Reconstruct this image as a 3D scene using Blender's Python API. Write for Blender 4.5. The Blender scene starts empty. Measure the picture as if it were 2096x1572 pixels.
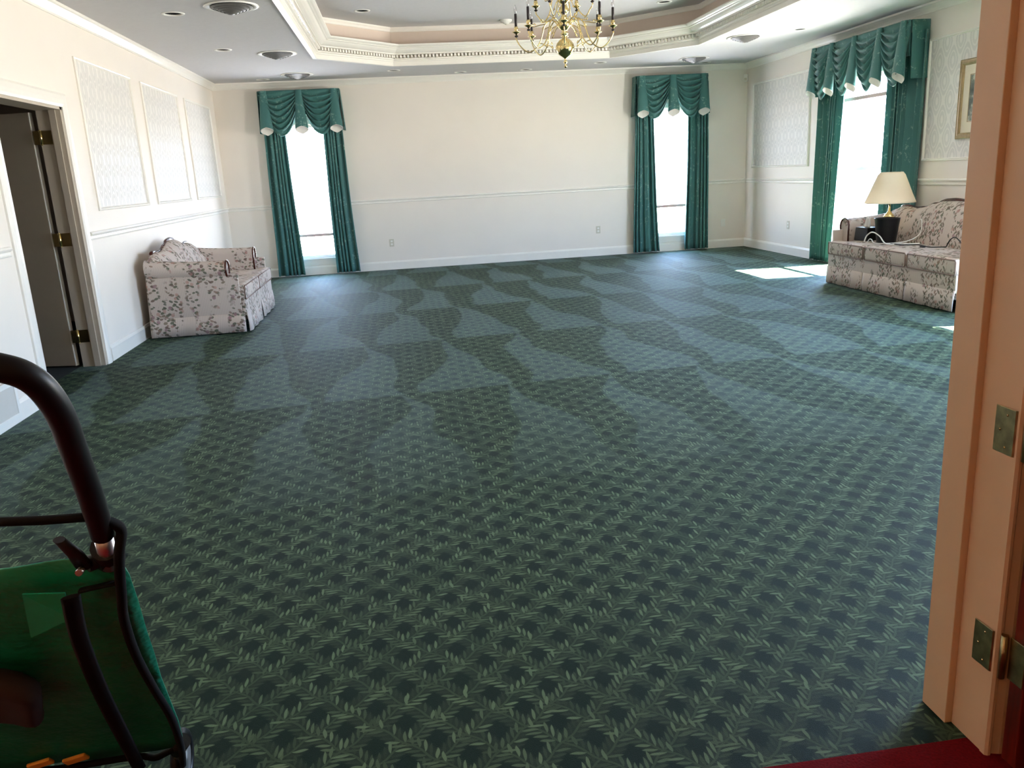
import bpy, bmesh, math, random
from mathutils import Vector, Matrix
random.seed(7)
PI = math.pi
sc = bpy.context.scene
COL = sc.collection
H = 2.74; HT = 3.19
XL, XR, YB, YF = -2.44, 5.43, 12.593, 1.632

# ------------------------------------------------------------------ helpers
def S(r, g, b):
    f = lambda c: (c / 255 / 12.92) if c / 255 <= .04045 else ((c / 255 + .055) / 1.055) ** 2.4
    return (f(r), f(g), f(b), 1)

class MB:
    def __init__(s): s.v = []; s.f = []; s.sm = []
    def add(s, vs, fs, smooth=False):
        o = len(s.v); s.v += [tuple(v) for v in vs]
        s.f += [tuple(i + o for i in f) for f in fs]; s.sm += [smooth] * len(fs); return s
    def box(s, x0, x1, y0, y1, z0, z1):
        x0, x1 = min(x0, x1), max(x0, x1); y0, y1 = min(y0, y1), max(y0, y1); z0, z1 = min(z0, z1), max(z0, z1)
        return s.add([(x, y, z) for z in (z0, z1) for y in (y0, y1) for x in (x0, x1)],
                     [(0, 2, 3, 1), (4, 5, 7, 6), (0, 1, 5, 4), (2, 6, 7, 3), (0, 4, 6, 2), (1, 3, 7, 5)])
    def grid(s, P, closeu=False, closev=False, smooth=True):
        nu, nv = len(P), len(P[0]); vs = [p for r in P for p in r]; fs = []
        for i in range(nu if closeu else nu - 1):
            for j in range(nv if closev else nv - 1):
                a = i * nv + j; b = i * nv + (j + 1) % nv
                c = ((i + 1) % nu) * nv + (j + 1) % nv; d = ((i + 1) % nu) * nv + j
                fs.append((a, b, c, d))
        return s.add(vs, fs, smooth)
    def lathe(s, prof, c=(0, 0, 0), n=24, M=None, smooth=True):
        P = [[(c[0] + r * math.cos(2 * PI * k / n), c[1] + r * math.sin(2 * PI * k / n), c[2] + z) for k in range(n)] for r, z in prof]
        if M: P = [[tuple(M @ Vector(p)) for p in r] for r in P]
        s.grid(P, closev=True, smooth=smooth)
        return s
    def tube(s, pts, r, n=8, closed=False, caps=True, flat=1.0):
        pts = [Vector(p) for p in pts]; N = len(pts)
        rr = r if isinstance(r, (list, tuple)) else [r] * N
        T = []
        for i in range(N):
            a = pts[(i - 1) % N] if (closed or i > 0) else pts[i]
            b = pts[(i + 1) % N] if (closed or i < N - 1) else pts[i]
            t = (b - a); T.append(t.normalized() if t.length > 1e-9 else Vector((0, 0, 1)))
        up = Vector((0, 0, 1)) if abs(T[0].z) < .9 else Vector((1, 0, 0))
        n0 = (up - T[0] * up.dot(T[0])).normalized(); R = []
        for i in range(N):
            n0 = (n0 - T[i] * n0.dot(T[i])); n0 = n0.normalized() if n0.length > 1e-6 else Vector((1, 0, 0))
            b0 = T[i].cross(n0)
            R.append([tuple(pts[i] + (n0 * math.cos(2 * PI * k / n) * flat + b0 * math.sin(2 * PI * k / n)) * rr[i]) for k in range(n)])
        s.grid(R, closeu=closed, closev=True)
        if caps and not closed:
            o = len(s.v) - N * n
            s.f.append(tuple(o + k for k in range(n))[::-1]); s.sm.append(False)
            s.f.append(tuple(o + (N - 1) * n + k for k in range(n))); s.sm.append(False)
        return s
    def sweep(s, path, prof, mp, closed=False, smooth=False, capends=True):
        """path 2D (a,b); prof [(off,h)], off to the left of travel; mp(a,b,h)->xyz"""
        n = len(path); rows = []
        for i in range(n):
            p = Vector(path[i])
            d1 = (p - Vector(path[i - 1])).normalized() if (closed or i > 0) else None
            d2 = (Vector(path[(i + 1) % n]) - p).normalized() if (closed or i < n - 1) else None
            if d1 is None: d1 = d2
            if d2 is None: d2 = d1
            n1 = Vector((-d1.y, d1.x)); n2 = Vector((-d2.y, d2.x)); m = (n1 + n2)
            m = m / max(.2, m.dot(n1)) if m.length > 1e-6 else n1
            rows.append([mp(p.x + m.x * o, p.y + m.y * o, h) for o, h in prof])
        s.grid(rows, closeu=closed, closev=True, smooth=smooth)
        if capends and not closed:
            k = len(prof); o = len(s.v) - n * k
            s.f.append(tuple(o + j for j in range(k))); s.sm.append(False)
            s.f.append(tuple(o + (n - 1) * k + j for j in range(k))[::-1]); s.sm.append(False)
        return s
    def poly(s, pts): return s.add(pts, [tuple(range(len(pts)))])
    def prism(s, pts, mp, h0, h1):
        n = len(pts); v = [mp(a, b, h0) for a, b in pts] + [mp(a, b, h1) for a, b in pts]
        return s.add(v, [tuple(range(n))[::-1], tuple(range(n, 2 * n))] + [(i, (i + 1) % n, (i + 1) % n + n, i + n) for i in range(n)])
    def build(s, name, mat, parent=None, fix=True, bevel=0, solid=0):
        me = bpy.data.meshes.new(name); me.from_pydata(s.v, [], s.f); me.update()
        for p, q in zip(me.polygons, s.sm): p.use_smooth = q
        if fix:
            bm = bmesh.new(); bm.from_mesh(me); bmesh.ops.recalc_face_normals(bm, faces=bm.faces); bm.to_mesh(me); bm.free()
        me.materials.append(mat)
        o = bpy.data.objects.new(name, me); COL.objects.link(o)
        if parent: o.parent = parent
        if solid:
            m = o.modifiers.new('solid', 'SOLIDIFY'); m.thickness = solid; m.offset = 0
        if bevel:
            m = o.modifiers.new('bevel', 'BEVEL'); m.width = bevel; m.segments = 2; m.limit_method = 'ANGLE'
        return o

def tag(o, label, cat, group=None):
    o['label'] = label; o['category'] = cat
    if group: o['group'] = group
    return o
def structure(o, label=None):
    o['kind'] = 'structure'
    if label: o['label'] = label
    return o
def thing(name, label, cat, loc=(0, 0, 0), rz=0, group=None):
    o = bpy.data.objects.new(name, None); COL.objects.link(o); o.location = loc; o.rotation_euler = (0, 0, rz)
    o.empty_display_size = .1
    return tag(o, label, cat, group)
def dup(o, loc, label, rz=None):
    def rec(a, par):
        c = a.copy(); COL.objects.link(c)
        if par: c.parent = par
        for ch in list(a.children): rec(ch, c)
        return c
    r = rec(o, None); r.location = loc; r['label'] = label
    if rz is not None: r.rotation_euler = (0, 0, rz)
    return r

# ------------------------------------------------------------------ materials
class NT:
    def __init__(s, name):
        s.m = bpy.data.materials.new(name); s.m.use_nodes = True; s.t = s.m.node_tree
        s.b = s.t.nodes['Principled BSDF']
    def n(s, typ, **kw):
        x = s.t.nodes.new(typ)
        for k, v in kw.items(): setattr(x, k, v)
        return x
    def l(s, a, b): s.t.links.new(a, b)
    def put(s, sock, v):
        if isinstance(v, (int, float)): sock.default_value = v
        elif isinstance(v, (tuple, list)): sock.default_value = v
        else: s.l(v, sock)
    def m_(s, op, a, b=0.0, c=None, clamp=False):
        x = s.n('ShaderNodeMath', operation=op); x.use_clamp = clamp
        s.put(x.inputs[0], a); s.put(x.inputs[1], b)
        if c is not None: s.put(x.inputs[2], c)
        return x.outputs[0]
    def mix(s, f, a, b, bt='MIX'):
        x = s.n('ShaderNodeMix', data_type='RGBA', blend_type=bt)
        s.put(x.inputs[0], f); s.put(x.inputs[6], a); s.put(x.inputs[7], b); return x.outputs[2]
    def xyz(s, coord='Object'):
        tc = s.n('ShaderNodeTexCoord'); sp = s.n('ShaderNodeSeparateXYZ'); s.l(tc.outputs[coord], sp.inputs[0])
        return tc.outputs[coord], sp.outputs[0], sp.outputs[1], sp.outputs[2]
    def noise(s, vec, scale, detail=2, rough=.5):
        x = s.n('ShaderNodeTexNoise'); x.inputs['Scale'].default_value = scale; x.inputs['Detail'].default_value = detail
        x.inputs['Roughness'].default_value = rough
        if vec is not None: s.l(vec, x.inputs['Vector'])
        return x.outputs[0]
    def ramp(s, f, stops, interp='LINEAR'):
        x = s.n('ShaderNodeValToRGB'); x.color_ramp.interpolation = interp
        e = x.color_ramp.elements
        while len(e) < len(stops): e.new(.5)
        for q, (p, c) in zip(e, stops): q.position = p; q.color = c
        s.put(x.inputs[0], f); return x.outputs[0]
    def smooth(s, v, a, b):
        x = s.n('ShaderNodeMapRange', interpolation_type='SMOOTHSTEP'); s.put(x.inputs[0], v)
        x.inputs[1].default_value = a; x.inputs[2].default_value = b; return x.outputs[0]
    def bump(s, h, strength, dist=.01):
        x = s.n('ShaderNodeBump'); x.inputs['Strength'].default_value = strength; x.inputs['Distance'].default_value = dist
        s.l(h, x.inputs['Height']); s.l(x.outputs[0], s.b.inputs['Normal'])

def plain(name, col, rough=.5, metal=0, noise=0, nscale=20, bump=0, spec=None):
    t = NT(name); t.b.inputs['Roughness'].default_value = rough; t.b.inputs['Metallic'].default_value = metal
    if spec is not None: t.b.inputs['Specular IOR Level'].default_value = spec
    v, *_ = t.xyz()
    n = t.noise(v, nscale, 3)
    k = noise
    a = tuple(min(1, c * (1 + k)) for c in col[:3]) + (1,); b = tuple(c * (1 - k) for c in col[:3]) + (1,)
    t.l(t.ramp(n, [(.3, b), (.7, a)]), t.b.inputs['Base Color'])
    if bump: t.bump(n, bump, .004)
    return t.m

M = {}
M['wall'] = plain('cream_wall_paint', S(235, 226, 215), .55, noise=.01, nscale=3)
M['traywall'] = plain('beige_tray_paint', S(216, 198, 184), .6, noise=.01)
M['darkfloor'] = plain('dark_side_room_carpet', S(26, 34, 38), .9, noise=.2)
M['trim'] = plain('white_gloss_trim', S(238, 233, 224), .3, noise=.01)
M['jamb'] = plain('warm_lit_jamb_paint', S(208, 174, 140), .38, noise=.03, nscale=5)  # white jamb paint with the hall lamp's warm glow put into the colour
M['taupe'] = plain('taupe_paint', S(186, 174, 158), .5, noise=.02)
M['ceil'] = plain('stippled_ceiling', S(198, 196, 196), .9, noise=.02, nscale=25, bump=.35)
M['brass'] = plain('polished_brass', (.78, .62, .30, 1), .14, 1, noise=.06)
M['oldbrass'] = plain('aged_brass', (.42, .34, .17, 1), .35, 1, noise=.25, nscale=40)
M['black'] = plain('black_plastic', S(17, 16, 17), .4, noise=.1, spec=.3)
M['candle'] = plain('black_candle_sleeve', S(38, 28, 30), .5, noise=.1)
M['foam'] = plain('black_foam_grip', S(15, 14, 15), .42, noise=.1, nscale=60, spec=.3)
M['alu'] = plain('brushed_aluminium', (.75, .72, .70, 1), .35, 1, noise=.05)
M['white'] = plain('white_plastic', S(235, 232, 225), .4, noise=.01)
M['ivory'] = plain('ivory_plastic', S(205, 198, 180), .4, noise=.02)
M['wood'] = plain('dark_mahogany', S(70, 28, 18), .25, noise=.25, nscale=14)
M['darkhole'] = plain('black_baffle_recess_shade', S(12, 11, 11), .8, noise=.1)  # near-black for downlight baffles, and for painted shade behind grille and diffusers
M['chrome'] = plain('satin_chrome', (.62, .61, .6, 1), .3, 1, noise=.05)
M['louvre'] = plain('grey_louvre', S(96, 94, 91), .45, .0, noise=.05)
M['lining'] = plain('white_lining', S(225, 222, 215), .7, noise=.02)
M['red'] = plain('red_hall_carpet', S(104, 10, 18), .95, noise=.25, nscale=160, bump=.4, spec=.1)
M['strap'] = plain('black_webbing', S(9, 8, 8), .8, noise=.2, nscale=80, spec=.2)
M['brownbag'] = plain('dark_brown_leather', S(34, 17, 12), .85, noise=.4, nscale=12)
M['tab'] = plain('yellow_tab', S(238, 172, 70), .6, noise=.05)
M['tissue'] = plain('tissue_paper', S(240, 236, 230), .9, noise=.02)
M['cord'] = plain('white_cord', S(225, 222, 215), .5, noise=.02)
M['hallwall'] = plain('hall_wallpaper', S(200, 160, 120), .7, noise=.03)
M['ceramic'] = plain('cream_ceramic', S(232, 220, 205), .2, noise=.02)

def m_door():
    t = NT('red_stained_wood'); v, x, y, z = t.xyz()
    mp = t.n('ShaderNodeMapping'); mp.inputs['Scale'].default_value = (14, 14, 1.1); t.l(v, mp.inputs[0])
    n = t.noise(mp.outputs[0], 3, 5, .6)
    t.l(t.ramp(n, [(.3, S(62, 16, 8)), (.55, S(104, 26, 12)), (.75, S(52, 12, 6))]), t.b.inputs['Base Color'])
    t.b.inputs['Roughness'].default_value = .3; return t.m
M['door'] = m_door()

def m_glass():
    t = NT('window_glass'); t.t.nodes.remove(t.b)
    o = t.t.nodes['Material Output']; a = t.n('ShaderNodeBsdfTransparent'); g = t.n('ShaderNodeBsdfGlossy')
    g.inputs['Roughness'].default_value = .02; mx = t.n('ShaderNodeMixShader'); mx.inputs[0].default_value = .06
    t.l(a.outputs[0], mx.inputs[1]); t.l(g.outputs[0], mx.inputs[2]); t.l(mx.outputs[0], o.inputs[0]); return t.m
M['glass'] = m_glass()
def m_bulb():
    t = NT('clear_bulb_glass'); t.t.nodes.remove(t.b)
    o = t.t.nodes['Material Output']; a = t.n('ShaderNodeBsdfTransparent'); a.inputs[0].default_value = (.9, .9, .92, 1)
    g = t.n('ShaderNodeBsdfGlossy'); g.inputs['Roughness'].default_value = .08; mx = t.n('ShaderNodeMixShader'); mx.inputs[0].default_value = .3
    t.l(a.outputs[0], mx.inputs[1]); t.l(g.outputs[0], mx.inputs[2]); t.l(mx.outputs[0], o.inputs[0]); return t.m
M['bulb'] = m_bulb()
def m_translucent(name, col, tl=.5, tr=0.0):
    t = NT(name); t.t.nodes.remove(t.b); o = t.t.nodes['Material Output']
    d = t.n('ShaderNodeBsdfDiffuse'); d.inputs[0].default_value = col
    l = t.n('ShaderNodeBsdfTranslucent'); l.inputs[0].default_value = col
    mx = t.n('ShaderNodeMixShader'); mx.inputs[0].default_value = tl
    t.l(d.outputs[0], mx.inputs[1]); t.l(l.outputs[0], mx.inputs[2]); out = mx.outputs[0]
    if tr:
        a = t.n('ShaderNodeBsdfTransparent'); m2 = t.n('ShaderNodeMixShader'); m2.inputs[0].default_value = tr
        t.l(out, m2.inputs[1]); t.l(a.outputs[0], m2.inputs[2]); out = m2.outputs[0]
    t.l(out, o.inputs[0]); return t.m
M['shade'] = m_translucent('sheer_window_shade', S(250, 246, 246), .65, .28)
M['hem'] = m_translucent('shade_hem', S(200, 168, 164), .04)
M['lampshade'] = m_translucent('cream_lamp_shade', S(252, 244, 228), .55)

def m_curtain():
    t = NT('teal_damask_curtain'); v, x, y, z = t.xyz()
    cb = t.n('ShaderNodeMapping'); t.l(v, cb.inputs[0])
    n1 = t.noise(cb.outputs[0], 4.5, 2); n2 = t.noise(cb.outputs[0], 38, 3, .6)
    vine = t.m_('SUBTRACT', 1.0, t.smooth(t.m_('ABSOLUTE', t.m_('SUBTRACT', n1, .56)), .0, .045))
    lf = t.smooth(n2, .52, .6); mask = t.m_('MULTIPLY', vine, lf)
    c = t.mix(t.m_('MULTIPLY', mask, .55), S(60, 114, 110), S(156, 190, 174))
    t.l(c, t.b.inputs['Base Color']); t.b.inputs['Roughness'].default_value = .6
    t.b.inputs['Sheen Weight'].default_value = .2
    # light comes faintly through the cloth
    o = t.t.nodes['Material Output']; l = t.n('ShaderNodeBsdfTranslucent'); t.l(c, l.inputs[0])
    mx = t.n('ShaderNodeMixShader'); mx.inputs[0].default_value = .16
    t.l(t.b.outputs[0], mx.inputs[1]); t.l(l.outputs[0], mx.inputs[2]); t.l(mx.outputs[0], o.inputs[0]); return t.m
M['curtain'] = m_curtain()

def m_floral():
    t = NT('floral_upholstery'); v, x, y, z = t.xyz()
    col = t.mix(t.smooth(t.m_('SINE', t.m_('MULTIPLY', t.m_('ADD', x, y), 420)), -.4, .8), S(190, 176, 167), S(202, 189, 180))
    # broad vertical garlands
    mpg = t.n('ShaderNodeMapping'); mpg.inputs['Scale'].default_value = (1, 1, .45); t.l(v, mpg.inputs[0])
    band = t.smooth(t.noise(mpg.outputs[0], 6.0, 1), .43, .50)
    for rot, sc_, lim, stops, off in (
            ((.3, .9, .6), (21, 21, 52), .38, [(.0, S(86, 92, 72)), (.4, S(120, 108, 92)), (.7, S(104, 84, 74))], 0),
            ((-.5, -.8, .4), (22, 22, 54), .38, [(.0, S(84, 88, 74)), (.4, S(142, 118, 104)), (.7, S(110, 92, 84))], 3.7),
            ((0, 0, 0), (17, 17, 17), .25, [(.0, S(168, 128, 120)), (.4, S(150, 120, 124)), (.7, S(180, 146, 134))], 9.1)):
        mp = t.n('ShaderNodeMapping'); mp.inputs['Rotation'].default_value = rot; mp.inputs['Location'].default_value = (off,) * 3
        mp.inputs['Scale'].default_value = (1, 1, 1); t.l(v, mp.inputs[0])
        m2 = t.n('ShaderNodeMapping'); m2.inputs['Scale'].default_value = sc_; t.l(mp.outputs[0], m2.inputs[0])
        vo = t.n('ShaderNodeTexVoronoi'); vo.inputs['Scale'].default_value = 1; t.l(m2.outputs[0], vo.inputs['Vector'])
        s = t.n('ShaderNodeSeparateColor'); t.l(vo.outputs['Color'], s.inputs[0])
        keep = t.m_('GREATER_THAN', s.outputs[1], .35)
        leaf = t.m_('MULTIPLY', t.m_('SUBTRACT', 1.0, t.smooth(vo.outputs['Distance'], lim, lim + .08)), keep)
        leaf = t.m_('MULTIPLY', leaf, band)
        col = t.mix(t.m_('MULTIPLY', leaf, .85), col, t.ramp(s.outputs[0], stops, 'CONSTANT'))
    t.l(col, t.b.inputs['Base Color']); t.b.inputs['Roughness'].default_value = .8
    t.b.inputs['Specular IOR Level'].default_value = .25
    return t.m
M['floral'] = m_floral()

def m_damask():
    t = NT('cream_damask_wallpaper'); v, x, y, z = t.xyz()
    a = t.m_('ADD', x, y); w, h = .20, .36
    cu = t.m_('COSINE', t.m_('MULTIPLY', a, 2 * PI / w)); cv = t.m_('COSINE', t.m_('MULTIPLY', z, 2 * PI / h))
    su = t.m_('COSINE', t.m_('MULTIPLY', a, 4 * PI / w)); wob = t.m_('MULTIPLY', t.noise(v, 60, 2), .35)
    f = t.m_('ABSOLUTE', t.m_('ADD', cu, cv))
    ogee = t.m_('SUBTRACT', 1.0, t.smooth(t.m_('ADD', f, wob), .35, .5))
    ring = t.m_('SUBTRACT', 1.0, t.smooth(t.m_('ABSOLUTE', t.m_('SUBTRACT', t.m_('ADD', f, wob), 1.25)), .1, .18))
    core = t.smooth(t.m_('ADD', f, t.m_('MULTIPLY', su, .12)), 1.86, 1.92)
    k = t.m_('MAXIMUM', t.m_('MAXIMUM', ogee, ring), core)
    t.l(t.mix(k, S(214, 210, 204), S(228, 223, 216)), t.b.inputs['Base Color'])
    r = t.m_('SUBTRACT', .62, t.m_('MULTIPLY', k, .2)); t.l(r, t.b.inputs['Roughness']); return t.m
M['damask'] = m_damask()

def m_carpet():
    t = NT('green_leaf_lattice_carpet'); v, x, y, z = t.xyz()
    base = S(7, 36, 25)
    P = .1075   # spacing of vine rows
    fib = t.noise(v, 420, 2, .7); blot = t.noise(v, 14, 2)
    u0 = t.m_('MULTIPLY', t.m_('ADD', x, y), .70711); v0 = t.m_('MULTIPLY', t.m_('SUBTRACT', y, x), .70711)
    total = None; tone = None
    for k, (A, B) in enumerate(((u0, v0), (v0, u0))):
        B2 = t.m_('ADD', t.m_('DIVIDE', B, P), .37 + .2 * k)
        row = t.m_('FLOOR', B2)
        wv = t.m_('MULTIPLY', t.m_('SINE', t.m_('MULTIPLY', A, 2 * PI / P)), .035)
        d = t.m_('ADD', t.m_('SUBTRACT', t.m_('SUBTRACT', B2, row), .5), wv)       # -.5...5 of P
        ad = t.m_('ABSOLUTE', d); side = t.m_('GREATER_THAN', d, 0.0)
        s_ = t.m_('ADD', t.m_('DIVIDE', A, .0215), t.m_('MULTIPLY', side, .5))
        s_ = t.m_('ADD', s_, t.m_('MULTIPLY', ad, -5.0)); s_ = t.m_('ADD', s_, t.m_('MULTIPLY', row, .31))
        cell = t.m_('FLOOR', s_); fr = t.m_('ABSOLUTE', t.m_('SUBTRACT', t.m_('SUBTRACT', s_, cell), .5))
        L = .30
        q = t.m_('DIVIDE', t.m_('SUBTRACT', ad, L / 2 + .01), L / 2)
        prof = t.m_('MULTIPLY', t.m_('SUBTRACT', 1.0, t.m_('MULTIPLY', q, q)), .36)
        leaf = t.smooth(t.m_('SUBTRACT', prof, fr), -.02, .1)
        stem = t.m_('SUBTRACT', 1.0, t.smooth(ad, .02, .045))
        cb = t.n('ShaderNodeCombineXYZ'); t.l(cell, cb.inputs[0]); t.l(row, cb.inputs[1]); t.l(side, cb.inputs[2])
        wn = t.n('ShaderNodeTexWhiteNoise', noise_dimensions='3D'); t.l(cb.outputs[0], wn.inputs[0])
        amp = t.m_('ADD', t.m_('MULTIPLY', t.m_('POWER', wn.outputs[0], 2.2), .85), .13)
        val = t.m_('MAXIMUM', t.m_('MULTIPLY', leaf, amp), t.m_('MAXIMUM', t.m_('MULTIPLY', stem, .3), t.m_('SUBTRACT', .1, t.m_('MULTIPLY', t.smooth(ad, .16, .34), .1))))
        total = val if total is None else t.m_('MAXIMUM', total, val)
    col = t.mix(total, base, S(112, 136, 102))
    col = t.mix(t.m_('MULTIPLY', fib, .45), col, S(4, 16, 11))
    # vacuum strokes: rows of wedges where the nap leans the other way
    Ly, Wx = 1.7, .66
    yy = t.m_('DIVIDE', t.m_('ADD', y, t.m_('MULTIPLY', x, -.06)), Ly); ry = t.m_('FLOOR', yy); fy = t.m_('SUBTRACT', yy, ry)
    xx = t.m_('ADD', t.m_('DIVIDE', t.m_('ADD', x, t.m_('MULTIPLY', y, .05)), Wx), t.m_('MULTIPLY', ry, .37))
    xx = t.m_('ADD', xx, t.m_('MULTIPLY', t.noise(v, .9, 1), .9))
    fx = t.m_('MULTIPLY', t.m_('ABSOLUTE', t.m_('SUBTRACT', t.m_('FRACT', xx), .5)), 2.0)
    wd = t.m_('MULTIPLY', t.m_('SUBTRACT', 1.0, t.m_('POWER', fy, 1.15)), .82)
    wedge = t.smooth(t.m_('SUBTRACT', wd, fx), -.04, .04)
    fade = t.smooth(y, 2.6, 5.0)
    nap = t.m_('MULTIPLY', wedge, fade)
    col = t.mix(t.m_('MULTIPLY', nap, .09), col, S(120, 150, 136))
    t.l(t.m_('ADD', t.m_('MULTIPLY', nap, .09), .02), t.b.inputs['Sheen Weight'])
    t.l(col, t.b.inputs['Base Color']); t.b.inputs['Roughness'].default_value = .62
    t.b.inputs['Specular IOR Level'].default_value = .12
    t.b.inputs['Sheen Roughness'].default_value = .3
    t.b.inputs['Sheen Tint'].default_value = (.72, .86, 1, 1)
    t.bump(fib, .5, .004); return t.m
M['carpet'] = m_carpet()

def m_bag():
    t = NT('green_nylon'); v, x, y, z = t.xyz()
    n = t.noise(v, 5, 3); n2 = t.noise(v, 9, 4, .7)
    t.l(t.ramp(n, [(.3, S(14, 118, 88)), (.7, S(24, 150, 114))]), t.b.inputs['Base Color'])
    t.b.inputs['Roughness'].default_value = .45; t.bump(n2, .6, .02)
    return t.m
M['bag'] = m_bag()
M['bagpatch'] = plain('bright_green_nylon', S(20, 158, 118), .45, noise=.05)
def m_print():
    t = NT('framed_landscape_print'); v, x, y, z = t.xyz(); n = t.noise(v, 9, 5, .6)
    t.l(t.ramp(n, [(.35, S(58, 70, 66)), (.5, S(104, 112, 102)), (.62, S(188, 186, 168)), (.75, S(214, 208, 190))]), t.b.inputs['Base Color'])
    t.b.inputs['Roughness'].default_value = .25; return t.m
M['print'] = m_print()
M['piping'] = plain('brown_piping_cord', S(128, 104, 94), .7, noise=.05)
M['frame'] = plain('antique_gold_frame', S(150, 128, 92), .4, .4, noise=.15, nscale=30)
M['mat'] = plain('cream_picture_mat', S(226, 214, 192), .8, noise=.01)
def m_screen():
    t = NT('blue_screen'); v, *_ = t.xyz(); n = t.noise(v, 3, 1)
    c = t.ramp(n, [(.3, S(60, 120, 205)), (.7, S(80, 140, 215))]); t.l(c, t.b.inputs['Base Color'])
    t.l(c, t.b.inputs['Emission Color']); t.b.inputs['Emission Strength'].default_value = .5; return t.m
M['screen'] = m_screen()
def m_glow():
    t = NT('lit_globe'); v, *_ = t.xyz(); n = t.noise(v, 3, 1)
    t.l(t.ramp(n, [(.3, (1, .6, .3, 1)), (.7, (1, .65, .33, 1))]), t.b.inputs['Emission Color'])
    t.b.inputs['Emission Strength'].default_value = 8; return t.m
M['globe'] = m_glow()

XY = lambda a, b, h: (a, b, h)
# ------------------------------------------------------------------ room shell
structure(MB().box(XL - .2, XR + .2, 1.5, YB + .2, -.1, 0).build('floor', M['carpet']), 'dark green carpet with a pale leafy lattice')
structure(MB().box(-3.2, 3.2, -3.2, 1.5, -.1, 0).build('floor', M['red']), 'red carpet on the hall side of the doorway')
structure(MB().box(-5.2, XL - .2, 5.0, 9.5, -.1, 0).build('floor', M['darkfloor']), 'floor of the side room beyond the open left door')

def wall_holes(name, mat, u0, u1, z1, holes, mp, h0, h1, label=None):
    """rectangular wall in (u,z) with rectangular holes, thickness h0..h1"""
    us = sorted({u0, u1, *[h[0] for h in holes], *[h[1] for h in holes]})
    zs = sorted({0, z1, *[h[2] for h in holes], *[h[3] for h in holes]})
    bm = bmesh.new(); V = {}
    def vt(u, z, h):
        k = (round(u, 5), round(z, 5), h)
        if k not in V: V[k] = bm.verts.new(mp(u, z, h))
        return V[k]
    def solid(i, j):
        if i < 0 or j < 0 or i >= len(us) - 1 or j >= len(zs) - 1: return False
        cu, cz = (us[i] + us[i + 1]) / 2, (zs[j] + zs[j + 1]) / 2
        return not any(a < cu < b and c < cz < d for a, b, c, d in holes)
    for i in range(len(us) - 1):
        for j in range(len(zs) - 1):
            if not solid(i, j): continue
            a, b, c, d = us[i], us[i + 1], zs[j], zs[j + 1]
            for h in (h0, h1): bm.faces.new([vt(a, c, h), vt(b, c, h), vt(b, d, h), vt(a, d, h)])
            for (di, dj, p, q) in ((-1, 0, (a, c), (a, d)), (1, 0, (b, c), (b, d)), (0, -1, (a, c), (b, c)), (0, 1, (a, d), (b, d))):
                if not solid(i + di, j + dj):
                    bm.faces.new([vt(*p, h0), vt(*q, h0), vt(*q, h1), vt(*p, h1)])
    bmesh.ops.recalc_face_normals(bm, faces=bm.faces)
    me = bpy.data.meshes.new(name); bm.to_mesh(me); bm.free(); me.materials.append(mat)
    o = bpy.data.objects.new(name, me); COL.objects.link(o); return structure(o, label)

W1 = (-1.62, -.84, .24, 2.15); W2 = (3.82, 4.6, .24, 2.15)
W3 = (8.62, 9.98, .12, 2.2); W4 = (3.5, 5.6, .12, 2.25)
DOOR = (5.73, 6.88, 0, 2.0)
wall_holes('wall_back', M['wall'], XL - .2, XR + .2, 3.3, [W1, W2], lambda u, z, h: (u, h, z), YB, YB + .16)
wall_holes('wall_left', M['wall'], 1.5, YB, 3.3, [DOOR], lambda u, z, h: (h, u, z), XL - .16, XL)
wall_holes('wall_right', M['wall'], 1.5, YB, 3.3, [W3, W4], lambda u, z, h: (h, u, z), XR, XR + .16)
wall_holes('wall_front', M['wall'], XL, XR, 3.3, [(-1.45, 1.22, 0, 2.12)], lambda u, z, h: (u, h, z), 1.46, YF)
# hall the camera stands in
wall_holes('wall_hall_left', M['hallwall'], -3.0, 1.46, 2.6, [], lambda u, z, h: (h, u, z), -3.1, -3.0)
wall_holes('wall_hall_right', M['hallwall'], -3.0, 1.46, 2.6, [], lambda u, z, h: (h, u, z), 3.0, 3.1)
wall_holes('wall_hall_back', M['hallwall'], -3.1, 3.1, 2.6, [], lambda u, z, h: (u, h, z), -3.1, -3.0)
structure(MB().box(-3.1, 3.1, -3.1, 1.46, 2.5, 2.6).build('ceiling', M['ceil']), 'hall ceiling')
# side room beyond left door
wall_holes('wall_side_room', M['taupe'], 5.0, 9.5, 2.7, [], lambda u, z, h: (h, u, z), -5.2, -5.1)
structure(MB().box(-5.2, XL - .16, 4.9, 5.0, 0, 2.7).build('wall_side_room_near', M['taupe']))
structure(MB().box(-5.2, XL - .16, 9.5, 9.6, 0, 2.7).build('wall_side_room_far', M['taupe']))
structure(MB().box(-5.2, XL - .16, 4.9, 9.6, 2.6, 2.7).build('ceiling', M['taupe']), 'ceiling of the side room')

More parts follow.
